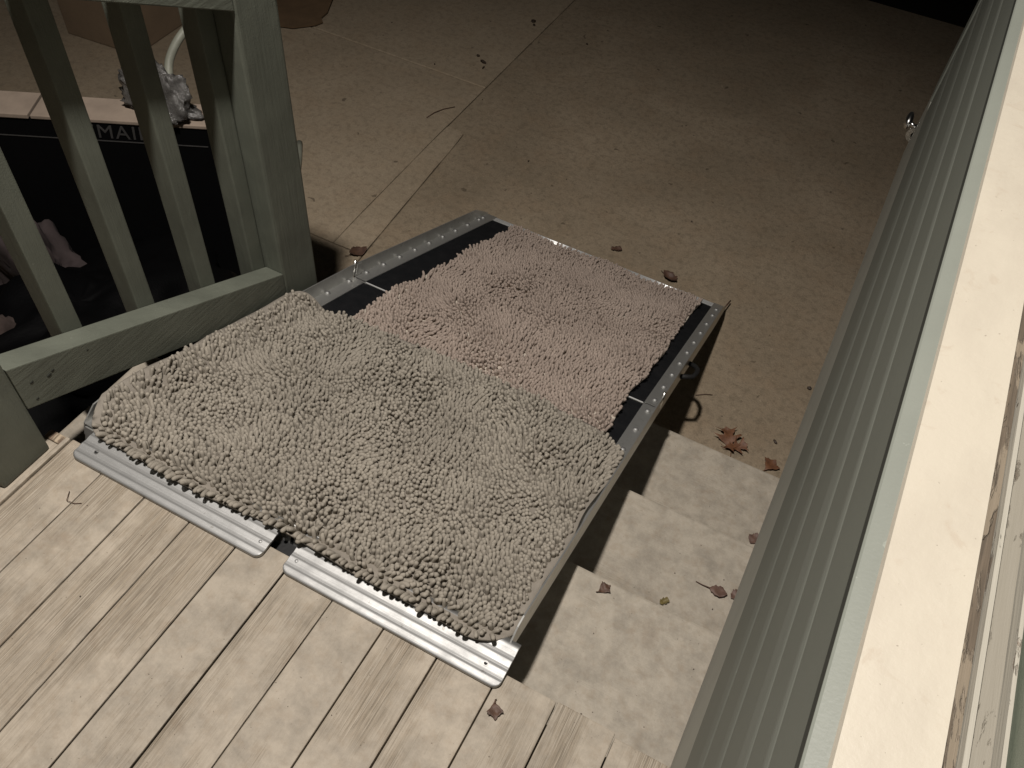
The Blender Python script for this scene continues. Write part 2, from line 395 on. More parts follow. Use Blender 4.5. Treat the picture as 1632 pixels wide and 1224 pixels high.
# ------------------------------------------------------------------ LEFT STAIR RAILING
XR = -0.975
rail = empty('stair_railing', (-1.02, 0.37, 0), label='olive green wooden stair railing with square balusters left of the ramp', cat='railing')
RO = Vector((-1.02, 0.37, 0))
def rbox(name, x0, x1, y0, y1, z0, z1, bev=0.003):
    return box(name, x0-RO.x, x1-RO.x, y0-RO.y, y1-RO.y, z0, z1, M['green'], rail, bev)
rbox('post', -1.067, XR, 0.320, 0.412, -0.0028, 0.98, 0.005)
rbox('post', -1.082, XR, 1.007, 1.113, GZ+0.001, 0.665, 0.006)
sl = (-0.088-0.1955)/(1.007-0.4046)
zb = lambda y: 0.1955 + sl*(y-0.4046)
def sloped(name, y0, y1, ztop, h, x0, x1):
    pts = [(y0-RO.y, ztop(y0)-h), (y1-RO.y, ztop(y1)-h), (y1-RO.y, ztop(y1)), (y0-RO.y, ztop(y0))]
    return prism(name, pts, 0, x0-RO.x, x1-RO.x, M['green_rail'], rail, 0.002)
sloped('bottom_rail', 0.4125, 1.0065, zb, 0.092, -1.019, XR+0.0006)
zt_ = lambda y: 0.576 + sl*(y-1.005)
sloped('top_rail', 0.4125, 1.0065, zt_, 0.090, -1.019, XR+0.0006)
for yr in (0.430, 0.575, 0.720, 0.865, 1.0045):
    rbox('baluster', -1.058, -1.0195, yr-0.037, yr, zb(yr)-0.10, zt_(yr)-0.012, 0.003)

for (yy, zz_, w_) in ((0.437, 0.140, 0.0026), (0.433, 0.105, 0.0022), (0.466, 0.128, 0.0034), (0.474, 0.131, 0.0026), (0.540, 0.116, 0.0016), (0.985, -0.145, 0.0022)):
    bmk = bmesh.new(); bmesh.ops.create_uvsphere(bmk, u_segments=8, v_segments=6, radius=w_, matrix=Matrix.Diagonal((0.25, 1.3, 1, 1)))
    kn = link('nail_dent', bm_mesh(bmk, 'nail_dent', True), M['shade_dent'], rail); kn.location = Vector((XR+0.0008, yy, zz_))-RO
# ------------------------------------------------------------------ HOUSE WALL ON THE RIGHT
XW = 0.1035
wall = empty('house_wall', (0.45, 0.3, 0.0), label='green lap siding house wall with cream window sill at the right', cat='wall')
WO = Vector((0.45, 0.3, 0.0))
Y0, Y1 = -1.55, 1.960
def wbox(name, x0, x1, y0, y1, z0, z1, mat, bev=0.002, parent=wall):
    return box(name, x0-WO.x, x1-WO.x, y0-WO.y, y1-WO.y, z0-WO.z, z1-WO.z, mat, parent, bev)
def wprof(name, pts, mat, y0=Y0, y1=Y1, bev=0.0, parent=wall):
    return prism(name, [(x-WO.x, z-WO.z) for x, z in pts], 1, y0-WO.y, y1-WO.y, mat, parent, bev)
core = wbox('wall_core', 0.135, 0.62, Y0, 2.008, 0.003, 0.76, M['sash'], 0)
wbox('skirt_board', XW+0.0007, 0.134, Y0, 2.075, 0.004, 0.178, M['skirt'], 0.0005)
def zz(z): return 1.19-(1.19-z)*XW/0.107       # wall heights measured on the x = 0.107 plane
ribs = [(0.253, 0.301), (0.379, 0.416), (0.488, 0.538), (0.590, 0.616)]
low = 0.1783
ZS = zz(0.757)
tops = [zz(0.277), zz(0.398), zz(0.513), zz(0.603), 0.742]
for i in range(5):
    wprof('siding_board', [(0.134, low), (XW+0.0006, low), (XW+0.0003, tops[i]-0.0004), (0.134, tops[i]-0.0004)], M['siding'])
    low = tops[i]
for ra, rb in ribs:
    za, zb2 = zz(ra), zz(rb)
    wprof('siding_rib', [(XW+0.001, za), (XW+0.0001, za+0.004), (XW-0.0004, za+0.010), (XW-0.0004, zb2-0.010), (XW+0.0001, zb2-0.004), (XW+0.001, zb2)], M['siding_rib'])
wprof('nosing_shade', [(0.134, 0.7425), (XW+0.001, 0.7425), (XW-0.0096, 0.7500), (XW-0.0100, 0.7640), (0.134, 0.7640)], M['shade_dent'])  # nosing front coloured near black to stand for the shade there
wprof('sill_nosing', [(0.134, 0.7643), (XW-0.0108, 0.7643), (XW-0.0110, 0.7662), (XW-0.0098, 0.7674), (XW+0.0004, ZS-0.0003), (0.134, ZS-0.0003)], M['trim'])
# sill and window tracks (x measured at sill level)
def sx(x3): return x3*(1.19-ZS)/0.89
c0, c1 = sx(0.218), sx(0.3145)
wprof('window_sill', [(XW+0.0005, ZS), (c1, ZS), (c1, ZS+0.014), (XW-0.0005, ZS+0.010), (XW-0.0015, ZS+0.006)], M['sill'])
b1, r1, g0_, g1_, g2_ = sx(0.328), sx(0.3365), sx(0.343), sx(0.362), sx(0.369)
wprof('track_bed', [(c1+0.0003, ZS), (g2_+0.03, ZS), (g2_+0.03, ZS+0.002), (c1+0.0003, ZS+0.002)], M['peel_brown'])
wprof('track_strip', [(c1+0.0003, ZS+0.0025), (b1, ZS+0.0025), (b1, ZS+0.0120), (c1+0.0003, ZS+0.0135)], M['peel_brown'])
wprof('track_ridge', [(b1+0.0002, ZS+0.0025), (r1, ZS+0.0025), (r1-0.0005, ZS+0.0175), (b1+0.0008, ZS+0.0175)], M['peel_cream'])
wprof('track_channel', [(g0_, ZS+0.0025), (g1_, ZS+0.0025), (g1_, ZS+0.0100), (g0_, ZS+0.0090)], M['peel_grey'])
wprof('track_ridge', [(g1_+0.0002, ZS+0.0025), (g2_, ZS+0.0025), (g2_-0.0004, ZS+0.0185), (g1_+0.0008, ZS+0.0185)], M['peel_cream'])
# sash and glass above the tracks, then wall to the porch roof
wbox('sash_rail', g2_+0.0015, g2_+0.028, -0.9, 1.7, ZS+0.0025, ZS+0.085, M['sash'], 0.002)
wbox('window_pane', g2_+0.012, g2_+0.018, -0.9, 1.7, ZS+0.0855, 2.0, M['glass'], 0)
for ya, yb in ((Y0, -0.901), (1.701, 1.960)):
    wbox('upper_wall', g2_+0.004, 0.62, ya, yb, ZS+0.0025, 3.18, M['siding'], 0)
wbox('upper_wall', g2_+0.004, 0.62, -0.9, 1.7, 2.001, 3.18, M['siding'], 0)
# corner trim at the far end: thin bead, reveal coloured near black for its shade
wbox('corner_reveal', XW+0.024, 0.1345, 1.9605, 2.0075, 0.1785, ZS, M['shade_dent'], 0)
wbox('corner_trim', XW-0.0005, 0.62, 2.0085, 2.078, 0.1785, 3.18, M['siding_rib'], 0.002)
fd = wbox('foundation', 0.635, 0.95, -1.5, 2.06, GZ-0.03, 0.003, M['founda'], 0)
wbox('floor_beam', 0.625, 0.95, -1.5, 2.06, 0.0035, 0.75, M['sash'], 0)

# small tap at the corner
tap = empty('garden_tap', (XW+0.006, 2.0785, 0.050), label='small chrome garden tap on the house corner near the driveway', cat='tap')
link('body', tube_mesh([(0, 0, 0), (0, 0.028, 0), (0, 0.05, -0.006), (0, 0.062, -0.03)], [0.009, 0.009, 0.010, 0.009], n=12), M['steel'], tap)
link('stem', tube_mesh([(-0.004, 0.03, 0.004), (-0.022, 0.034, 0.012)], 0.005, n=10), M['steel'], tap)
bmh = bmesh.new(); bmesh.ops.create_uvsphere(bmh, u_segments=14, v_segments=8, radius=0.019, matrix=Matrix.Translation((-0.026, 0.036, 0.014)) @ Matrix.Diagonal((0.5, 1.5, 1, 1)))
link('handle', bm_mesh(bmh, 'handle', True), M['steel'], tap)
bmh = bmesh.new(); bmesh.ops.create_cone(bmh, cap_ends=True, segments=16, radius1=0.02, radius2=0.02, depth=0.005, matrix=Matrix.Translation((0, 0.0025, 0)) @ Matrix.Rotation(math.pi/2, 4, 'X'))
link('flange', bm_mesh(bmh, 'flange'), M['steel'], tap)

# ------------------------------------------------------------------ PORCH CEILING AND LAMP (above the frame)
ceil = box('porch_ceiling', -1.5, 0.95, -1.55, 1.15, 3.182, 3.25, M['ceiling']); tag(ceil, kind='structure', label='boarded porch ceiling', cat='ceiling')
pp = box('ceiling_post', -1.49, -1.39, -1.5, -1.4, GZ-0.03, 3.1815, M['green']); tag(pp, 'green square post carrying the porch ceiling', 'post')
lamp = empty('porch_lamp', (LAMP[0], LAMP[1], 3.1815), label='hanging porch lamp with dark metal hood over the steps', cat='lamp')
link('stem', tube_mesh([(0, 0, 0), (0, 0, LAMP[2]+0.14-3.1815)], 0.008), M['lamp_metal'], lamp)
bml = bmesh.new(); bmesh.ops.create_cone(bml, cap_ends=False, segments=32, radius1=0.11, radius2=0.02, depth=0.07, matrix=Matrix.Translation((0, 0, LAMP[2]+0.105-3.1815)))
link('hood', bm_mesh(bml, 'hood', True), M['lamp_metal'], lamp)
bml = bmesh.new(); bmesh.ops.create_cone(bml, cap_ends=True, segments=16, radius1=0.014, radius2=0.014, depth=0.05, matrix=Matrix.Translation((0, 0, LAMP[2]+0.075-3.1815)))
link('socket', bm_mesh(bml, 'socket'), M['lamp_metal'], lamp)
ld = bpy.data.lights.new('bulb', 'SPOT'); ld.spot_size = math.radians(122); ld.spot_blend = 1.0; ld.energy = LAMP_W; ld.color = LAMP_COL; ld.shadow_soft_size = 0.058
lo_ = bpy.data.objects.new('bulb', ld); COL.objects.link(lo_); lo_.parent = lamp; lo_.location = (0, 0, LAMP[2]-3.1815)

# ------------------------------------------------------------------ RAMP
A = Vector((0, 0.444, 0.012)); B = Vector((0, 1.225, -0.265)); C = Vector((0, 1.94, -0.563))
L1 = (B-A).length; L2 = (C-B).length
def rp(x, v, off=0.0):
    """point on the ramp: v metres down the slope from the top hinge, off = height above the surface"""
    if v <= L1: o, d, s = A, (B-A).normalized(), v
    else: o, d, s = B, (C-B).normalized(), v-L1
    n = Vector((0, -d.z, d.y))
    return o + d*s + n*off + Vector((x, 0, 0))
def rn(v):
    d = (B-A).normalized() if v <= L1 else (C-B).normalized()
    w = min(1, max(0, (v-L1+0.06)/0.12))
    d = (B-A).normalized().lerp((C-B).normalized(), w).normalized()
    return Vector((0, -d.z, d.y)), d
XL, XRr, XM = -0.962, -0.160, -0.536
ramp_o = empty('folding_ramp', (XM, A.y, 0.0), label='folding aluminium ramp with black grip surface laid over the porch steps', cat='ramp')
PO = Vector((XM, A.y, 0.0))
def rampbox(name, x0, x1, v0, v1, o0, o1, mat, bev=0.0, parent=ramp_o):
    bm = bmesh.new(); vs = []
    for o_ in (o0, o1):
        for v_ in (v0, v1):
            for x_ in (x0, x1):
                d = rp(x_, v_, o_) if not (v1 <= L1+1e-6 or v0 >= L1-1e-6) else None
                if d is None: d = rp(x_, v_, o_)
                if v1 <= L1+1e-6: seg = (A, B, v_)
                else: seg = (B, C, v_-L1)
                dd = (seg[1]-seg[0]).normalized(); nn = Vector((0, -dd.z, dd.y))
                vs.append(bm.verts.new(seg[0] + dd*seg[2] + nn*o_ + Vector((x_, 0, 0)) - PO))
    for f in ((0, 1, 3, 2), (4, 6, 7, 5), (0, 4, 5, 1), (2, 3, 7, 6), (0, 2, 6, 4), (1, 5, 7, 3)): bm.faces.new([vs[i] for i in f])
    if bev: bmesh.ops.bevel(bm, geom=bm.edges[:], offset=bev, segments=2, affect='EDGES', profile=0.6)
    return link(name, bm_mesh(bm, name), mat, parent)
for x0, x1 in ((XL+0.004, XM-0.003), (XM+0.003, XRr-0.004)):
    for v0, v1 in ((0.028, L1-0.004), (L1+0.004, L1+L2-0.035)):
        p = rampbox('ramp_panel', x0, x1, v0, v1, -0.030, -0.0015, M['alu_rail'], 0.001)
        rampbox('grip_sheet', x0+0.002, x1-0.002, v0+0.003, v1-0.002, -0.0012, 0.0004, M['grip'], 0)
    link('hinge_bar', tube_mesh([rp(x0+0.034, L1, 0.0004)-PO, rp(x1-0.034, L1, 0.0004)-PO], 0.0019, n=12), M['hinge_glint'], ramp_o)
# lower lip: ridged bar
for x0, x1 in ((XL+0.006, XM-0.004), (XM+0.004, XRr-0.006)):
    rampbox('foot_lip', x0, x1, L1+L2-0.0345, L1+L2-0.001, -0.012, -0.001, M['alu_lip'], 0.001)
    for k in range(3):
        link('foot_ridge', tube_mesh([rp(x0, L1+L2-0.027+k*0.0095, -0.0006)-PO, rp(x1, L1+L2-0.027+k*0.0095, -0.0006)-PO], 0.0032, n=14), M['bright'], ramp_o)
# side rails: flange + upstand, two lengths each
def siderail(sgn, v0, v1):
    xo = XL if sgn < 0 else XRr
    s = 1 if sgn < 0 else -1                     # inward direction
    prof = [(0, -0.020), (0.0025*s, -0.020), (0.0025*s, 0.0012), (0.036*s, 0.0012), (0.036*s, 0.0032), (0.0025*s, 0.0032), (0.0025*s, 0.037), (0, 0.037)]
    bm = bmesh.new(); rows = []
    first = v1 <= L1+1e-6
    a, b = (A, B) if first else (B, C); dd = (b-a).normalized(); nn = Vector((0, -dd.z, dd.y))
    N = 40
    for i in range(N+1):
        v = v0 + (v1-v0)*i/N
        sv = v if first else v-L1
        row = []
        for (px, po) in prof:
            o_ = po
            if first and v < v0+0.045 and po > 0.02: o_ = 0.004 + (po-0.004)*math.sqrt(max(0, 1-(1-(v-v0)/0.045)**2))
            if (not first) and v > v1-0.10 and po > 0.02: o_ = 0.008 + (po-0.008)*min(1, (v1-v)/0.10)
            if (not first) and po < -0.015:
                o_ = max(po, -(0.008 + 0.012*min(1, (v1-v)/0.12)))
            row.append(bm.verts.new(a + dd*sv + nn*o_ + Vector((xo+px, 0, 0)) - PO))
        rows.append(row)
    n = len(prof)
    for i in range(N):
        for j in range(n):
            bm.faces.new((rows[i][j], rows[i+1][j], rows[i+1][(j+1) % n], rows[i][(j+1) % n]))
    bm.faces.new(rows[0]); bm.faces.new(rows[-1][::-1])
    return link('side_rail', bm_mesh(bm, 'side_rail'), M['alu_rail'], ramp_o)
bmr = bmesh.new(); bmesh.ops.create_uvsphere(bmr, u_segments=12, v_segments=8, radius=0.0066)
for v in bmr.verts: v.co.z = max(-0.001, v.co.z*0.70)
rivet_me = bm_mesh(bmr, 'rivet', True)
def add_rivet(rail_o, x, v):
    n, d = ((Vector((0, -(B-A).normalized().z, (B-A).normalized().y)), (B-A).normalized()) if v <= L1 else (Vector((0, -(C-B).normalized().z, (C-B).normalized().y)), (C-B).normalized()))
    p = rp(x, v, 0.0036) - PO
    o = link('rivet', rivet_me, M['rivet'], rail_o)
    o.matrix_local = Matrix.Translation(p) @ Vector((0, 0, 1)).rotation_difference(n).to_matrix().to_4x4()
for sgn in (-1, 1):
    up = siderail(sgn, 0.030, L1-0.003); lw = siderail(sgn, L1+0.003, L1+L2-0.004)
    xv = -0.9525 if sgn < 0 else -0.1785
    for k in range(8): add_rivet(up, xv, 0.7985-0.0883*k)
    for k in range(9): add_rivet(lw, xv, L1+0.046+0.0806*k if sgn < 0 else L1+0.0285+0.0795*k)
    add_rivet(lw, xv, L1+L2-0.055)
    # joint plate and hinge pin where the two lengths meet
    xo = XL if sgn < 0 else XRr; s = 1 if sgn < 0 else -1
    q = rampbox('hinge_leaf', min(xo+0.003*s, xo+0.005*s), max(xo+0.003*s, xo+0.005*s), L1+0.004, L1+0.026, 0.004, 0.034, M['alu_rail'], 0.0006)
    pin = link('hinge_pin', tube_mesh([rp(xo+0.001*s, L1, 0.006)-PO, rp(xo+0.001*s, L1, 0.046)-PO], 0.0035), M['steel'], ramp_o)
# ridged landing plates lying on the deck, each with holes
def lip(x0, x1):
    prof = [(0.4135, 0.0016), (0.4143, 0.0024), (0.4165, 0.0032)] + [(0.4180+0.0017*q, 0.0036+0.0016*q/32+0.00062*math.sin(q*0.62)+0.00018*math.sin(q*1.9+1)) for q in range(33)] + [(0.4760, 0.0075), (0.4860, 0.0055)]
    R = 0.012; bm = bmesh.new(); cols = []
    xs_ = [x0 + R*(1-math.cos(t*math.pi/10)) for t in range(0, 6)] + [x0+R+(x1-x0-2*R)*t/12 for t in range(1, 12)] + [x1-R*(1-math.cos(t*math.pi/10)) for t in range(5, -1, -1)]
    for x in xs_:
        dx = max(0, R-(x-x0), R-(x1-x)); cut = R-math.sqrt(max(0, R*R-dx*dx))
        col = []
        for (y, z) in prof:
            yy = max(y, 0.4135+cut + (y-0.4135)*0.02)
            col.append((bm.verts.new(Vector((x, yy, z+0.0045))-PO), bm.verts.new(Vector((x, yy, z))-PO)))
        cols.append(col)
    for i in range(len(cols)-1):
        for j in range(len(prof)-1):
            for s_ in (0, 1): bm.faces.new((cols[i][j][s_], cols[i+1][j][s_], cols[i+1][j+1][s_], cols[i][j+1][s_]))
        bm.faces.new((cols[i][0][0], cols[i+1][0][0], cols[i+1][0][1], cols[i][0][1]))
        bm.faces.new((cols[i][-1][0], cols[i+1][-1][0], cols[i+1][-1][1], cols[i][-1][1]))
    for cc in (cols[0], cols[-1]):
        for j in range(len(prof)-1): bm.faces.new((cc[j][0], cc[j+1][0], cc[j+1][1], cc[j][1]))
    return link('landing_plate', bm_mesh(bm, 'landing_plate', True), M['alu_lip'], ramp_o)
lips = [lip(-0.931, -0.5555), lip(-0.5165, -0.146)]
bmd = bmesh.new(); bmesh.ops.create_cone(bmd, cap_ends=True, segments=14, radius1=0.0028, radius2=0.0028, depth=0.0006); hole_me = bm_mesh(bmd, 'screw_hole')
bmt = bmesh.new(); bmesh.ops.create_circle(bmt, segments=14, radius=0.0028)
r_out = bmesh.ops.extrude_edge_only(bmt, edges=bmt.edges[:])
for v in [g for g in r_out['geom'] if isinstance(g, bmesh.types.BMVert)]: v.co *= 1.4
ring_me = bm_mesh(bmt, 'hole_rim')
for li, hx in ((0, -0.898), (1, -0.178)):
    h = link('screw_hole', hole_me, M['strap'], lips[li]); h.location = Vector((hx, 0.438, 0.0090))-PO
    r_ = link('hole_rim', ring_me, M['steel'], h); r_.location = (0, 0, 0.0006)
for li, hx in ((0, -0.5700), (1, -0.5030)):
    h = link('rivet', rivet_me, M['alu_lip'], lips[li]); h.location = Vector((hx, 0.438, 0.0084))-PO; h.scale = (0.5, 0.5, 0.35)
link('top_hinge', tube_mesh([Vector((XL+0.02, 0.487, 0.004))-PO, Vector((XRr-0.004, 0.487, 0.004))-PO], 0.0045), M['steel'], ramp_o)
for v0, v1 in ((0.028, L1-0.006), (L1+0.006, L1+L2-0.04)):
    rampbox('fold_gap_shade', XM-0.0028, XM+0.0028, v0, v1, -0.028, -0.006, M['strap'], 0)  # black strip added to keep light out of the fold gap
box('plate_gap_shade', -0.552-PO.x, -0.520-PO.x, 0.4445-PO.y, 0.4700-PO.y, -0.030, -0.012, M['strap'], ramp_o, 0.002)  # black block added so the gap between the plates stays dark
# carrying handle on the right side
hp = [rp(XRr+0.001, 1.02, 0.006), rp(XRr+0.012, 1.026, 0.008), rp(XRr+0.026, 1.034, 0.010), rp(XRr+0.030, 1.060, 0.010), rp(XRr+0.028, 1.090, 0.008), rp(XRr+0.018, 1.112, 0.004), rp(XRr+0.001, 1.125, 0.0)]
link('carry_handle', tube_mesh([p-PO for p in hp], [0.006]*7, n=8), M['strap'], ramp_o)
link('end_tab', tube_mesh([rp(XRr-0.002, L1+L2-0.02, 0.004)-PO, rp(XRr+0.004, L1+L2+0.028, 0.016)-PO], 0.0022, n=6), M['leaf_brown'], ramp_o)

# ------------------------------------------------------------------ CHENILLE MATS
class Waves:
    def __init__(s, seed, n=10, lo=3, hi=16):
        r = np.random.default_rng(seed); s.k = r.normal(size=(n, 2)); s.k /= np.linalg.norm(s.k, axis=1)[:, None]
        f = r.uniform(lo, hi, n); s.k *= f[:, None]; s.p = r.uniform(0, 6.28, n); s.a = 1/np.sqrt(f)
    def __call__(s, u, v):
        return sum(a*np.sin(k[0]*u + k[1]*v + p) for a, k, p in zip(s.a, s.k, s.p))/np.sqrt((s.a**2).sum()/2)
dA = np.array((B-A).normalized()); dB = np.array((C-B).normalized())
nA = np.array([0, -dA[2], dA[1]]); nB = np.array([0, -dB[2], dB[1]])
def surf(u, v, off):
    """vectorised ramp surface, blended over the kink and over the landing plates"""
    u = np.asarray(u, float); v = np.asarray(v, float)
    pA = np.array(A) + dA*v[:, None]; pB = np.array(B) + dB*(v-L1)[:, None]
    w = np.clip((v-L1+0.03)/0.06, 0, 1)[:, None]
    p = pA*(1-w) + pB*w; n = nA*(1-w) + nB*w
    flat = np.clip((0.05-v)/0.04, 0, 1)[:, None]              # over the plates the mat lies flatter
    pf = np.stack([np.zeros_like(v), A.y + v*0.985, np.full_like(v, 0.0115)], 1)
    p = np.where(flat > 0, p*(1-flat) + pf*flat, p)
    n = n*(1-flat) + np.array([0, 0, 1.0])*flat
    n = n/np.linalg.norm(n, axis=1)[:, None]
    p = p.copy(); p[:, 0] += u
    return p + n*np.asarray(off)[:, None], n
def sm(a, b, x):
    t = np.clip((x-a)/(b-a), 0, 1); return t*t*(3-2*t)
class Mat:
    def __init__(s, u0, u1, v0, v1, R, seed, lift, slant):
        s.u0, s.u1, s.v0, s.v1, s.R = u0, u1, v0, v1, R
        s.w = Waves(seed, 12, 8, 48); s.lift = lift; s.slant = slant
    def inside(s, u, v):
        """signed distance from the outline (positive inside), outline gently wavy"""
        wu = 0.004*np.sin(v*13+s.u0*7) + 0.003*np.sin(v*29); wv = 0.004*np.sin(u*11+1) + 0.003*np.sin(u*23+2)
        a = np.minimum(u-s.u0-wu-s.slant*np.exp(-np.maximum(v-0.03, 0)/0.07), s.u1+wu-u); b = np.minimum(v-s.v0-wv, s.v1+wv-v)
        R = s.R; qa, qb = R-a, R-b
        corner = (qa > 0) & (qb > 0)
        d = np.minimum(a, b)
        return np.where(corner, R-np.hypot(qa, qb), d)
    def height(s, u, v):
        h = s.lift(u, v) + 0.0025*s.w(u, v)
        return np.maximum(h, 0.0006 + s.lift(u, v)*0.8)
def lift1(u, v):
    hl = 0.0365*(1-sm(-0.958, -0.895, u))                         # rides up over the left upstand
    hr = 0.016*sm(-0.200, -0.160, u)
    over2 = 0.016*sm(0.42, 0.56, v)*sm(-0.90, -0.84, u)*sm(-0.19, -0.25, u)   # lies on the other mat
    return 0.005 + hl*sm(0.02, 0.07, v) + hr*sm(0.05, 0.10, v) + over2
def lift2(u, v): return 0.0030 + 0*u
mat1 = Mat(-0.966, -0.166, 0.016, 0.632, 0.060, 3, lift1, 0.005)
mat2 = Mat(-0.853, -0.226, 0.480, L1+0.724, 0.020, 5, lift2, 0.0)
def backing(mt, name, mat, parent, inset=0.0, thick=0.005):
    N, Mm = 70, 60
    us = np.linspace(mt.u0-0.004, mt.u1+0.004, N); vs = np.linspace(mt.v0-0.004, mt.v1+0.004, Mm)
    U, V = np.meshgrid(us, vs, indexing='ij'); u, v = U.ravel(), V.ravel()
    # pull the grid's rim onto the outline
    for _ in range(12):
        d = mt.inside(u, v)-inset; e = 1e-4
        gu = (mt.inside(u+e, v)-mt.inside(u-e, v))/(2*e); gv = (mt.inside(u, v+e)-mt.inside(u, v-e))/(2*e)
        m_ = np.minimum(d, 0); g2 = gu*gu+gv*gv+1e-6
        u = u - m_*gu/g2; v = v - m_*gv/g2
    h = mt.height(u, v)
    top, n = surf(u, v, h+thick*0.5); bot, n = surf(u, v, np.maximum(h-thick*0.5, 0.0008))
    me = bpy.data.meshes.new(name); idx = np.arange(N*Mm).reshape(N, Mm); T = N*Mm
    f = []
    for i in range(N-1):
        for j in range(Mm-1):
            a, b, c, d = idx[i, j], idx[i+1, j], idx[i+1, j+1], idx[i, j+1]
            f.append((a, b, c, d)); f.append((a+T, d+T, c+T, b+T))
    rim = list(idx[:, 0]) + list(idx[-1, 1:]) + list(idx[-2::-1, -1]) + list(idx[0, -2:0:-1])
    for a, b in zip(rim, rim[1:]+rim[:1]): f.append((a, a+T, b+T, b))
    me.from_pydata(np.vstack([top, bot]).tolist(), [], [tuple(map(int, q)) for q in f]); me.validate(); me.update()
    for p in me.polygons: p.use_smooth = True
    return link(name, me, mat, parent)
KS = 7
PT = np.array([0.0, 0.35, 0.68, 0.88, 0.975]); PRr = np.array([0.90, 1.0, 1.03, 0.92, 0.58])
def noodles(base, n, dirv, ang, Ln, rad, curl):
    """capsule tufts: arrays -> verts (N, rings*KS+1, 3)"""
    Nn = len(base)
    side = np.cross(n, dirv); side /= np.linalg.norm(side, axis=1)[:, None]
    verts = np.empty((Nn, len(PT)*KS+1, 3))
    def centre(t):
        a = ang*(0.55 + curl*t)
        return base + Ln[:, None]*t*(n*np.cos(a)[:, None] + dirv*np.sin(a)[:, None])
    for r, (t, pr) in enumerate(zip(PT, PRr)):
        c = centre(t); a = ang*(0.55+2*curl*t)
        e1 = dirv*np.cos(a)[:, None] - n*np.sin(a)[:, None]
        for k in range(KS):
            th = 2*math.pi*k/KS
            verts[:, r*KS+k] = c + (e1*math.cos(th) + side*math.sin(th))*(rad*pr)[:, None]
    verts[:, -1] = centre(1.0)
    return verts
FQ = [(r*KS+k, r*KS+(k+1) % KS, (r+1)*KS+(k+1) % KS, (r+1)*KS+k) for r in range(len(PT)-1) for k in range(KS)]
FT = [((len(PT)-1)*KS+k, (len(PT)-1)*KS+(k+1) % KS, len(PT)*KS) for k in range(KS)]
def mesh_noodles(verts, name):
    Nn, nv, _ = verts.shape
    q = np.array(FQ); t = np.array(FT)
    off = (np.arange(Nn)*nv)[:, None, None]
    loops = np.concatenate([(q[None]+off).reshape(Nn, -1), (t[None]+off).reshape(Nn, -1)], axis=1).ravel()
    sizes = np.tile(np.concatenate([np.full(len(q), 4), np.full(len(t), 3)]), Nn)
    starts = np.concatenate([[0], np.cumsum(sizes)[:-1]])
    me = bpy.data.meshes.new(name)
    me.vertices.add(Nn*nv); me.vertices.foreach_set('co', verts.ravel().astype(np.float32))
    me.loops.add(len(loops)); me.loops.foreach_set('vertex_index', loops.astype(np.int32))
    me.polygons.add(len(sizes)); me.polygons.foreach_set('loop_start', starts.astype(np.int32))
    me.update(calc_edges=True)
    me.polygons.foreach_set('use_smooth', np.ones(len(sizes), bool)); me.update()
    return me
def tuft_field(mt, spacing, seed, inset, Lmean, rmean, lean, comb, vmin=-9):
    r = np.random.default_rng(seed)
    rows = np.arange(mt.v0, mt.v1, spacing*0.88); P = []
    for i, v in enumerate(rows):
        uu = np.arange(mt.u0 + (spacing/2 if i % 2 else 0), mt.u1, spacing)
        P.append(np.stack([uu, np.full_like(uu, v)], 1))
    P = np.vstack(P); P += r.normal(0, spacing*0.19, P.shape); P = P[r.uniform(size=len(P)) > 0.055]
    if mt.v0 < 0.1:
        ue = np.arange(mt.u0+0.085, mt.u1-0.05, 0.0076); we = 0.004*np.sin(ue*11+1) + 0.003*np.sin(ue*23+2)
        P = P[(P[:, 1] > mt.v0+0.0205) | (mt.inside(P[:, 0], P[:, 1]) > 0.0155) | (P[:, 0] < mt.u0+0.085) | (P[:, 0] > mt.u1-0.05)]
        P = np.vstack([P, np.stack([ue + r.normal(0, 0.0008, len(ue)), mt.v0+we+0.0098 + r.normal(0, 0.0008, len(ue))], 1)])
    d = mt.inside(P[:, 0], P[:, 1]); keep = (d > inset + 0.0035*(P[:, 0] < mt.u0+0.04)) & (P[:, 1] > vmin); P = P[keep]; d = d[keep]
    u, v = P[:, 0], P[:, 1]
    w1, w2, w3, w4 = Waves(seed+11, 14, 9, 60), Waves(seed+12, 14, 9, 60), Waves(seed+13, 7, 8, 30), Waves(seed+14, 7, 10, 60)
    fu, fv = w1(u, v)*lean + comb[0], w2(u, v)*lean + comb[1]
    e = 1e-3
    gu = (mt.inside(u+e, v)-mt.inside(u-e, v)); gv = (mt.inside(u, v+e)-mt.inside(u, v-e)); gl = np.hypot(gu, gv)+1e-9
    front = sm(mt.v0+0.03, mt.v0+0.012, v); edge = sm(0.024, 0.004, d)*(0.30+1.0*front)
    k_ = np.clip(edge, 0, 1); fu = fu*(1-k_) - gu/gl*edge*0.95; fv = fv*(1-k_) - gv/gl*edge*0.95
    fu += r.normal(0, 0.20, len(u)); fv += r.normal(0, 0.20, len(u))
    mag = np.hypot(fu, fv)+1e-6
    ang = np.clip(mag, 0.05, 1.15)
    h = mt.height(u, v) + 0.0015
    base, n = surf(u, v, h)
    dv = np.where((v > L1)[:, None], dB, dA)
    dirv = (np.array([1.0, 0, 0])[None]*fu[:, None] + dv*fv[:, None])/mag[:, None]
    dirv = dirv - n*(dirv*n).sum(1)[:, None]; dirv /= np.linalg.norm(dirv, axis=1)[:, None]
    Ln = Lmean*(1 + 0.15*w3(u, v) + r.normal(0, 0.13, len(u))); Ln = np.clip(Ln, Lmean*0.6, Lmean*1.45)*(1+0.35*front*k_)
    rad = rmean*(1 + r.normal(0, 0.07, len(u)))
    return base, n, dirv, ang, Ln, rad, d, v

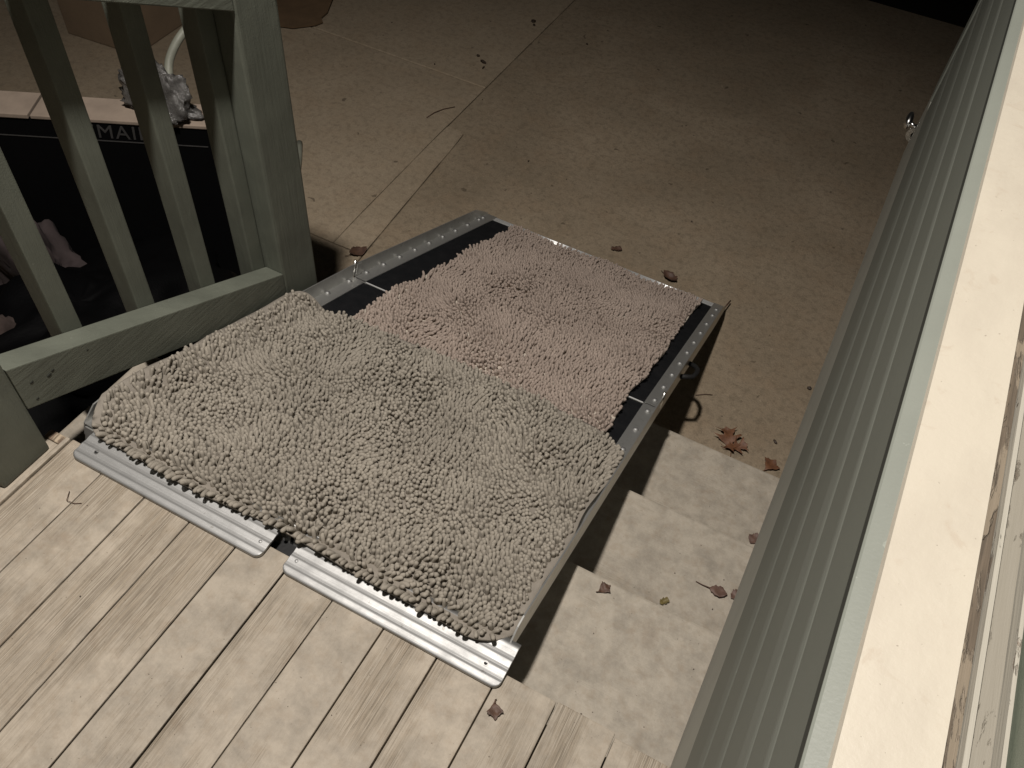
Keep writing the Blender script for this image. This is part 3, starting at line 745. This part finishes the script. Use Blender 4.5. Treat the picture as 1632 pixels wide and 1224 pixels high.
PM = Vector((-0.566, 0.45, 0.012))
m1 = empty('chenille_mat', tuple(PM), label='taupe grey chenille bath mat on the upper half of the ramp', cat='mat', group='chenille mats on the ramp')
o = backing(mat1, 'backing', M['backing'], m1); o.location = -PM
bs, n_, dr, an, ln, rd, dd_, vv = tuft_field(mat1, 0.0085, 21, 0.0085, 0.0130, 0.00360, 0.25, (0.0, 0.0))
vert = noodles(bs, n_, dr, an, ln, rd, 0.45)
# the 300 tufts nearest the camera are separate pieces; the rest is one pile
camp = np.array([0, 0, 1.19]); order = np.argsort(np.linalg.norm(bs-camp, axis=1)/(1+1.5*(dd_ < 0.016)))
near = order[:300]; rest = order[300:]
o = link('pile', mesh_noodles(vert[rest], 'pile'), M['chen_grey'], m1); o.location = -PM; o['kind'] = 'stuff'
variants = []
NV = 12
bins = np.linspace(0.05, 1.16, NV+1)
for k in range(2*NV):
    a = (bins[k % NV]+bins[k % NV+1])/2; rat = 0.0036/0.0140 if k < NV else 0.0036/0.0190
    vv_ = noodles(np.zeros((1, 3)), np.array([[0, 0, 1.0]]), np.array([[1.0, 0, 0]]), np.array([a]), np.array([1.0]), np.array([rat]), 0.45)
    variants.append(mesh_noodles(vv_, 'tuft')); variants[-1].materials.append(M['chen_grey'])
for i in near:
    k = min(NV-1, max(0, int(np.searchsorted(bins, an[i])-1))) + (NV if ln[i] > 0.0165 else 0)
    zax = Vector(n_[i]); xax = Vector(dr[i]); yax = zax.cross(xax)
    mt_ = Matrix(((xax.x, yax.x, zax.x, 0), (xax.y, yax.y, zax.y, 0), (xax.z, yax.z, zax.z, 0), (0, 0, 0, 1)))
    t = bpy.data.objects.new('tuft', variants[k]); COL.objects.link(t); t.parent = m1
    t.matrix_local = Matrix.Translation(Vector(bs[i])-PM) @ mt_ @ Matrix.Scale(float(ln[i]), 4)
PM2 = Vector((-0.54, 1.4, -0.34))
m2 = empty('chenille_mat', tuple(PM2), label='pinkish brown chenille bath mat on the lower half of the ramp', cat='mat', group='chenille mats on the ramp')
o = backing(mat2, 'backing', M['mesh_white'], m2, 0.004, 0.0035); o.location = -PM2
bs, n_, dr, an, ln, rd, dd_, vv = tuft_field(mat2, 0.0086, 31, 0.004, 0.0145, 0.00350, 0.34, (-0.04, 0.08), 0.585)
o = link('pile', mesh_noodles(noodles(bs, n_, dr, an, ln, rd, 0.5), 'pile'), M['chen_pink'], m2); o.location = -PM2; o['kind'] = 'stuff'

# ------------------------------------------------------------------ THINGS LEFT OF THE STEPS
def heap_mesh(sx_, sy_, sz_, seed, rough=0.35, freq=3.0, name='heap', nu=64, nv=40, fold=0.0):
    bm = bmesh.new(); bmesh.ops.create_uvsphere(bm, u_segments=nu, v_segments=nv, radius=1.0)
    off = Vector((seed*3.1, seed*1.7, seed*0.9))
    for v in bm.verts:
        p = v.co.copy(); d = p.normalized()
        k = 1 + rough*mnoise.noise(p*freq*0.5+off) + rough*0.55*(0.5-abs(mnoise.noise(p*freq+off*2)))*1.2 + rough*0.3*(0.4-abs(mnoise.noise(p*freq*2.7+off)))
        q = Vector((p.x*k*sx_, p.y*k*sy_, p.z*k*sz_))
        if q.z < 0: q.z = max(q.z*0.25, -0.02)
        v.co = q
    zm = min(v.co.z for v in bm.verts)
    for v in bm.verts: v.co.z -= zm
    return bm_mesh(bm, name, True)

# tall thin black carton with pale open flaps and lettering
ang = math.atan2(1.33-1.137, -1.505+1.88)
ct = empty('black_carton', (-1.47, 1.275, GZ), ang, label='tall black printed carton with pale cardboard top behind the railing', cat='carton')
HT = -0.05 - GZ
box('carton_body', -0.75, 0.06, 0.0, 0.088, 0.001, HT-0.012, M['black_card'], ct, 0.003)
box('top_flap', -0.75, -0.365, -0.004, 0.092, HT-0.0115, HT, M['pale_card'], ct, 0.002)
box('top_flap', -0.360, 0.062, -0.003, 0.090, HT-0.0115, HT-0.002, M['pale_card'], ct, 0.002)
box('print_line', -0.72, 0.05, -0.0016, -0.0004, HT-0.064, HT-0.0615, M['letter'], ct)
cu = bpy.data.curves.new('lettering', 'FONT'); cu.body = 'EMAIL'; cu.size = 0.053; cu.extrude = 0.0004; cu.shear = 0.1; cu.space_character = 1.12
to = bpy.data.objects.new('lettering_src', cu); COL.objects.link(to)
bpy.context.view_layer.update()
dg = bpy.context.evaluated_depsgraph_get(); tm = bpy.data.meshes.new_from_object(to.evaluated_get(dg)); bpy.data.objects.remove(to)
tl = link('lettering', tm, M['letter'], ct); tl.rotation_euler = (math.radians(90), 0, 0); tl.location = (-0.245, -0.0012, HT-0.054)

hb = link('black_bin_bag', heap_mesh(0.30, 0.36, 0.22, 4, 0.4, 3.2), M['black_bag']); hb.location = (-1.50, 0.86, GZ+0.001)
tag(hb, 'slumped black plastic bin bag on the ground beside the railing', 'bag')
s1 = link('cloth_bundle', heap_mesh(0.17, 0.085, 0.22, 9, 0.5, 4.0), M['mauve_cloth']); s1.location = (-1.83, 0.98, GZ+0.001)
tag(s1, 'mauve crumpled cloth bundle against the front of the black carton', 'cloth')
s2 = link('cloth_bundle', heap_mesh(0.14, 0.12, 0.21, 15, 0.5, 4.0), M['pink_cloth']); s2.location = (-1.66, 0.66, GZ+0.001)
tag(s2, 'dusty pink cloth bundle behind the lowest left balusters', 'cloth')
pb = link('plastic_bag', heap_mesh(0.075, 0.045, 0.075, 23, 0.7, 5.0), M['clear_bag']); pb.location = (-1.555, 1.30, -0.0515)
tag(pb, 'crumpled cloudy plastic bag on the end of the black carton', 'bag')
pts = []
hz = [(-1.545, 1.335, 0.010), (-1.56, 1.365, 0.045), (-1.555, 1.41, 0.085), (-1.55, 1.47, 0.10), (-1.55, 1.55, 0.06), (-1.56, 1.61, -0.08), (-1.57, 1.65, -0.30), (-1.58, 1.70, -0.50), (-1.60, 1.80, GZ+0.011), (-1.70, 1.95, GZ+0.011)]
hv = [Vector(p) for p in hz]
for i in range(len(hv)-1):
    p0, p1, p2, p3 = hv[max(i-1, 0)], hv[i], hv[i+1], hv[min(i+2, len(hv)-1)]
    for t in np.linspace(0, 1, 7)[:-1]:
        pts.append(0.5*((2*p1) + (-p0+p2)*t + (2*p0-5*p1+4*p2-p3)*t*t + (-p0+3*p1-3*p2+p3)*t**3))
hs = link('pale_hose', tube_mesh(pts, 0.0105, n=12), M['hose']); tag(hs, 'pale green flexible hose arching out of the plastic bag', 'hose')

cb = empty('cardboard_box', (-2.52, 2.06, GZ), math.radians(4), label='brown cardboard box standing on the driveway behind the balusters', cat='box')
box('box_body', -0.32, 0.0, 0.0, 0.30, 0.001, 0.26, M['card'], cb, 0.004)
box('tape', -0.185, -0.135, -0.0015, 0.15, 0.2602, 0.2612, M['pale_card'], cb)
for xx0, xx1 in ((-0.318, -0.162), (-0.158, -0.002)): box('lid_flap', xx0, xx1, 0.003, 0.297, 0.2602-0.0002+0.0003, 0.264, M['card'], cb, 0.001)

def sheet(name, outline, mat, thick=0.004, curl=0.01, seed=1):
    bm = bmesh.new(); vs = [bm.verts.new((x, y, 0)) for x, y in outline]
    f = bm.faces.new(vs); bmesh.ops.triangulate(bm, faces=[f])
    bmesh.ops.subdivide_edges(bm, edges=bm.edges[:], cuts=3, use_grid_fill=True)
    for v in bm.verts: v.co.z = curl*(0.5+0.5*mnoise.noise(Vector((v.co.x*6+seed, v.co.y*6, seed))))
    r = bmesh.ops.extrude_face_region(bm, geom=bm.faces[:])
    for v in [g for g in r['geom'] if isinstance(g, bmesh.types.BMVert)]: v.co.z += thick
    return link(name, bm_mesh(bm, name), mat)
ds = sheet('cardboard_sheet', [(-0.08, -0.10), (0.03, -0.06), (0.06, -0.025), (0.09, 0.01), (0.10, 0.045), (0.075, 0.07), (0.07, 0.12), (-0.01, 0.30), (-0.45, 0.40), (-0.60, 0.05)], M['card_dark'], 0.006, 0.012)
ds.location = (-2.20, 2.60, GZ+0.001); tag(ds, 'torn dark brown cardboard sheet flat on the driveway', 'cardboard')

# ------------------------------------------------------------------ LEAVES
HALF = {
 'oak': [(0, .015), (.10, .06), (.16, .20), (.20, .30), (.27, .13), (.36, .11), (.44, .30), (.50, .47), (.57, .22), (.64, .13), (.74, .24), (.82, .34), (.85, .16), (.92, .08), (1.0, .0)],
 'round': [(0, .02), (.08, .18), (.2, .30), (.35, .36), (.5, .35), (.65, .29), (.8, .2), (.9, .11), (1.0, .0)],
 'wedge': [(0, .02), (.12, .10), (.25, .24), (.4, .40), (.5, .44), (.62, .34), (.7, .22), (.85, .12), (1.0, .0)],
 'frag': [(0, .12), (.1, .30), (.3, .22), (.45, .36), (.6, .30), (.8, .34), (.95, .15), (1.0, .05)]}
def leaf(name, kind, L, mat, loc, rot, curl, label, group='fallen leaves', tilt=(0, 0), stem=0.3):
    rl = random.Random(label); hf = HALF[kind]; sd = rl.uniform(0, 50)
    bm = bmesh.new(); rows = []
    def bend(x, y):
        return curl*L*(3.2*(y/L)**2 + 1.4*(x/L-0.5)**2) + 0.14*L*mnoise.noise(Vector((x/L*2.6+sd, y/L*2.6, sd)))
    pts = []
    for i in range(len(hf)-1):
        for t in (0, 0.5): pts.append((hf[i][0]+(hf[i+1][0]-hf[i][0])*t, hf[i][1]+(hf[i+1][1]-hf[i][1])*t))
    pts.append(hf[-1])
    ja = [rl.uniform(0.75, 1.15) for _ in pts]; jb = [rl.uniform(0.75, 1.15) for _ in pts]
    for (x, h), qa, qb in zip(pts, ja, jb):
        row = []
        for k in range(-3, 4):
            hh = h*(qa if k < 0 else qb)*L; y = hh*k/3
            row.append(bm.verts.new((x*L-L/2 + abs(y)*0.28, y, bend(x*L, y))))
        rows.append(row)
    for i in range(len(rows)-1):
        for k in range(6): bm.faces.new((rows[i][k], rows[i+1][k], rows[i+1][k+1], rows[i][k+1]))
    bmesh.ops.remove_doubles(bm, verts=bm.verts[:], dist=1e-5)
    zm = min(v.co.z for v in bm.verts)
    for v in bm.verts: v.co.z -= zm
    me = bm_mesh(bm, name, True)
    root = empty(name, loc, rot, label, 'leaf', group)
    root.rotation_euler = (tilt[0], tilt[1], rot)
    bl = link('blade', me, mat, root)
    md = bl.modifiers.new('thickness', 'SOLIDIFY'); md.thickness = 0.0005
    if stem:
        link('leaf_stem', tube_mesh([(-L/2+0.004, 0, 0.004), (-L/2-stem*L*0.5, 0.03*L, 0.003), (-L/2-stem*L, 0.10*L, 0.0015)], [0.0011, 0.0009, 0.0008], n=6), mat, root)
    return root
g0 = GZ+0.0015
leaf('fallen_leaf', 'oak', 0.085, M['leaf_orange'], (0.002, 1.482, g0), math.radians(118), 0.22, 'rust orange oak leaf with pointed lobes at the foot of the steps', stem=0.15)
leaf('fallen_leaf', 'oak', 0.060, M['leaf_orange'], (0.026, 1.470, g0+0.004), math.radians(40), 0.25, 'smaller rust oak leaf overlapping the big one below the steps', stem=0.1, tilt=(0.2, 0))
leaf('fallen_leaf', 'wedge', 0.050, M['leaf_orange'], (0.122, 1.462, g0), math.radians(70), 0.15, 'rust leaf half hidden by the grey skirt board at the lowest step', stem=0.3)
leaf('fallen_leaf', 'round', 0.055, M['leaf_brown'], (-0.352, 1.985, g0), math.radians(-20), 0.3, 'curled brown leaf touching the lower end of the ramp', stem=0.2)
leaf('fallen_leaf', 'frag', 0.035, M['leaf_brown'], (-0.545, 2.02, g0), math.radians(30), 0.2, 'small brown leaf crumb beyond the middle of the ramp end', stem=0)
leaf('fallen_leaf', 'wedge', 0.026, M['leaf_brown'], (-0.086, 0.707, -RISE+0.001), math.radians(60), 0.12, 'small dark brown leaf at the nose of the top step', stem=0.12)
leaf('fallen_leaf', 'frag', 0.020, M['leaf_olive'], (0.014, 0.815, -2*RISE+0.001), math.radians(50), 0.4, 'tiny olive leaf scrap in the middle of the second step', stem=0)
leaf('fallen_leaf', 'round', 0.036, M['leaf_red'], (0.098, 0.885, -2*RISE+0.001), math.radians(5), 0.12, 'reddish leaf with a long stem on the second step', stem=0.75)
leaf('fallen_leaf', 'round', 0.030, M['leaf_red'], (0.131, 0.897, -2*RISE+0.001), math.radians(60), 0.12, 'reddish leaf tucked under the skirt board on the second step', stem=0)
leaf('fallen_leaf', 'round', 0.032, M['leaf_red'], (0.136, 1.133, -3*RISE+0.001), math.radians(80), 0.12, 'faded red leaf by the wall on the bottom step', stem=0)
leaf('fallen_leaf', 'wedge', 0.026, M['leaf_brown'], (-0.136, 0.388, 0.0015), math.radians(-60), 0.15, 'small dark leaf on the deck planks near the right landing plate', stem=0.1)
leaf('fallen_leaf', 'round', 0.060, M['leaf_brown'], (-1.215, 1.585, g0), math.radians(65), 0.3, 'dark dry leaf on the driveway joint left of the ramp', stem=0.2)
# crumbs, grit and twigs on the concrete and boards
bmc = bmesh.new()
def crumb(x, y, z, s):
    r = bmesh.ops.create_icosphere(bmc, subdivisions=1, radius=s)
    a = random.uniform(0.5, 1.6); b_ = random.uniform(0.4, 1.0)
    th = random.uniform(0, 6.28)
    for v in r['verts']:
        c = v.co; q = Vector((c.x*a, c.y*b_, c.z*0.6))*(1+0.4*mnoise.noise(c*200+Vector((x*50, y*50, 0))))
        v.co = Vector((x+q.x*math.cos(th)-q.y*math.sin(th), y+q.x*math.sin(th)+q.y*math.cos(th), z+max(q.z, -s*0.3)+s*0.3))
for (x, y, s) in ((0.144, 1.773, 0.007), (0.175, 1.871, 0.006), (0.112, 1.543, 0.006), (-1.425, 2.754, 0.013), (-1.464, 2.784, 0.011), (-1.405, 2.72, 0.008), (-1.406, 3.156, 0.012), (-1.39, 3.13, 0.008)): crumb(x, y, GZ+0.0005, s)
for _ in range(38):
    x = random.uniform(-2.6, 0.3); y = random.uniform(1.4, 4.1)
    crumb(x, y, GZ+0.0005, random.choice((0.0015, 0.002, 0.0025, 0.003, 0.0045)))
for _ in range(7): crumb(random.uniform(-0.08, 0.10), random.uniform(0.46, 0.70), -RISE+0.0003, random.uniform(0.0008, 0.0018))
for _ in range(8): crumb(random.uniform(-0.05, 0.13), random.uniform(0.76, 0.98), -2*RISE+0.0003, random.uniform(0.0008, 0.0022))
for _ in range(5): crumb(random.uniform(-0.05, 0.14), random.uniform(1.05, 1.29), -3*RISE+0.0003, random.uniform(0.0008, 0.002))
for _ in range(14): crumb(random.uniform(-0.95, -0.05), random.uniform(0.02, 0.40), 0.0006, random.uniform(0.0006, 0.0013))
cr = link('grit', bm_mesh(bmc, 'grit'), M['crumb']); tag(cr, 'scattered dark grit and crumbs on concrete, steps and deck', 'grit', kind='stuff')
tw = link('twig', tube_mesh([(-1.412, 2.31, g0+0.001), (-1.404, 2.35, g0+0.003), (-1.388, 2.39, g0+0.002), (-1.362, 2.425, g0+0.001)], 0.0016, n=6), M['leaf_brown']); tag(tw, 'thin curved twig on the pale concrete slab', 'twig')
tw = link('twig', tube_mesh([(-0.955+0.07, 0.365, 0.0015), (-0.875, 0.350, 0.0035), (-0.862, 0.352, 0.002), (-0.853, 0.358, 0.0015)], 0.0006, n=6), M['leaf_brown']); tag(tw, 'hair thin fibre lying on the left deck planks', 'fibre')
tw = link('twig', tube_mesh([(-0.125, 1.585, g0+0.001), (-0.105, 1.600, g0+0.002), (-0.085, 1.610, g0+0.001)], 0.0009, n=6), M['leaf_brown']); tag(tw, 'tiny pale stalk on the concrete beside the ramp handle', 'twig')
# leaf litter on the soil behind the driveway
bml2 = bmesh.new()
for _ in range(420):
    x = random.uniform(-1.5, 1.6); y = random.uniform(4.27, 6.2); s = random.uniform(0.008, 0.022); th = random.uniform(0, 6.28)
    pts_ = []
    for k in range(6):
        a = k*math.pi/3; rr = s*(1 if k % 3 else 0.6)
        pts_.append(bml2.verts.new((x+rr*math.cos(a+th), y+rr*0.7*math.sin(a+th), GZ-0.028+random.uniform(0, 0.012))))
    bml2.faces.new(pts_)
lt = link('leaf_litter', bm_mesh(bml2, 'leaf_litter'), M['crumb']); tag(lt, 'dark leaf litter on the soil past the driveway', 'leaf litter', kind='stuff')
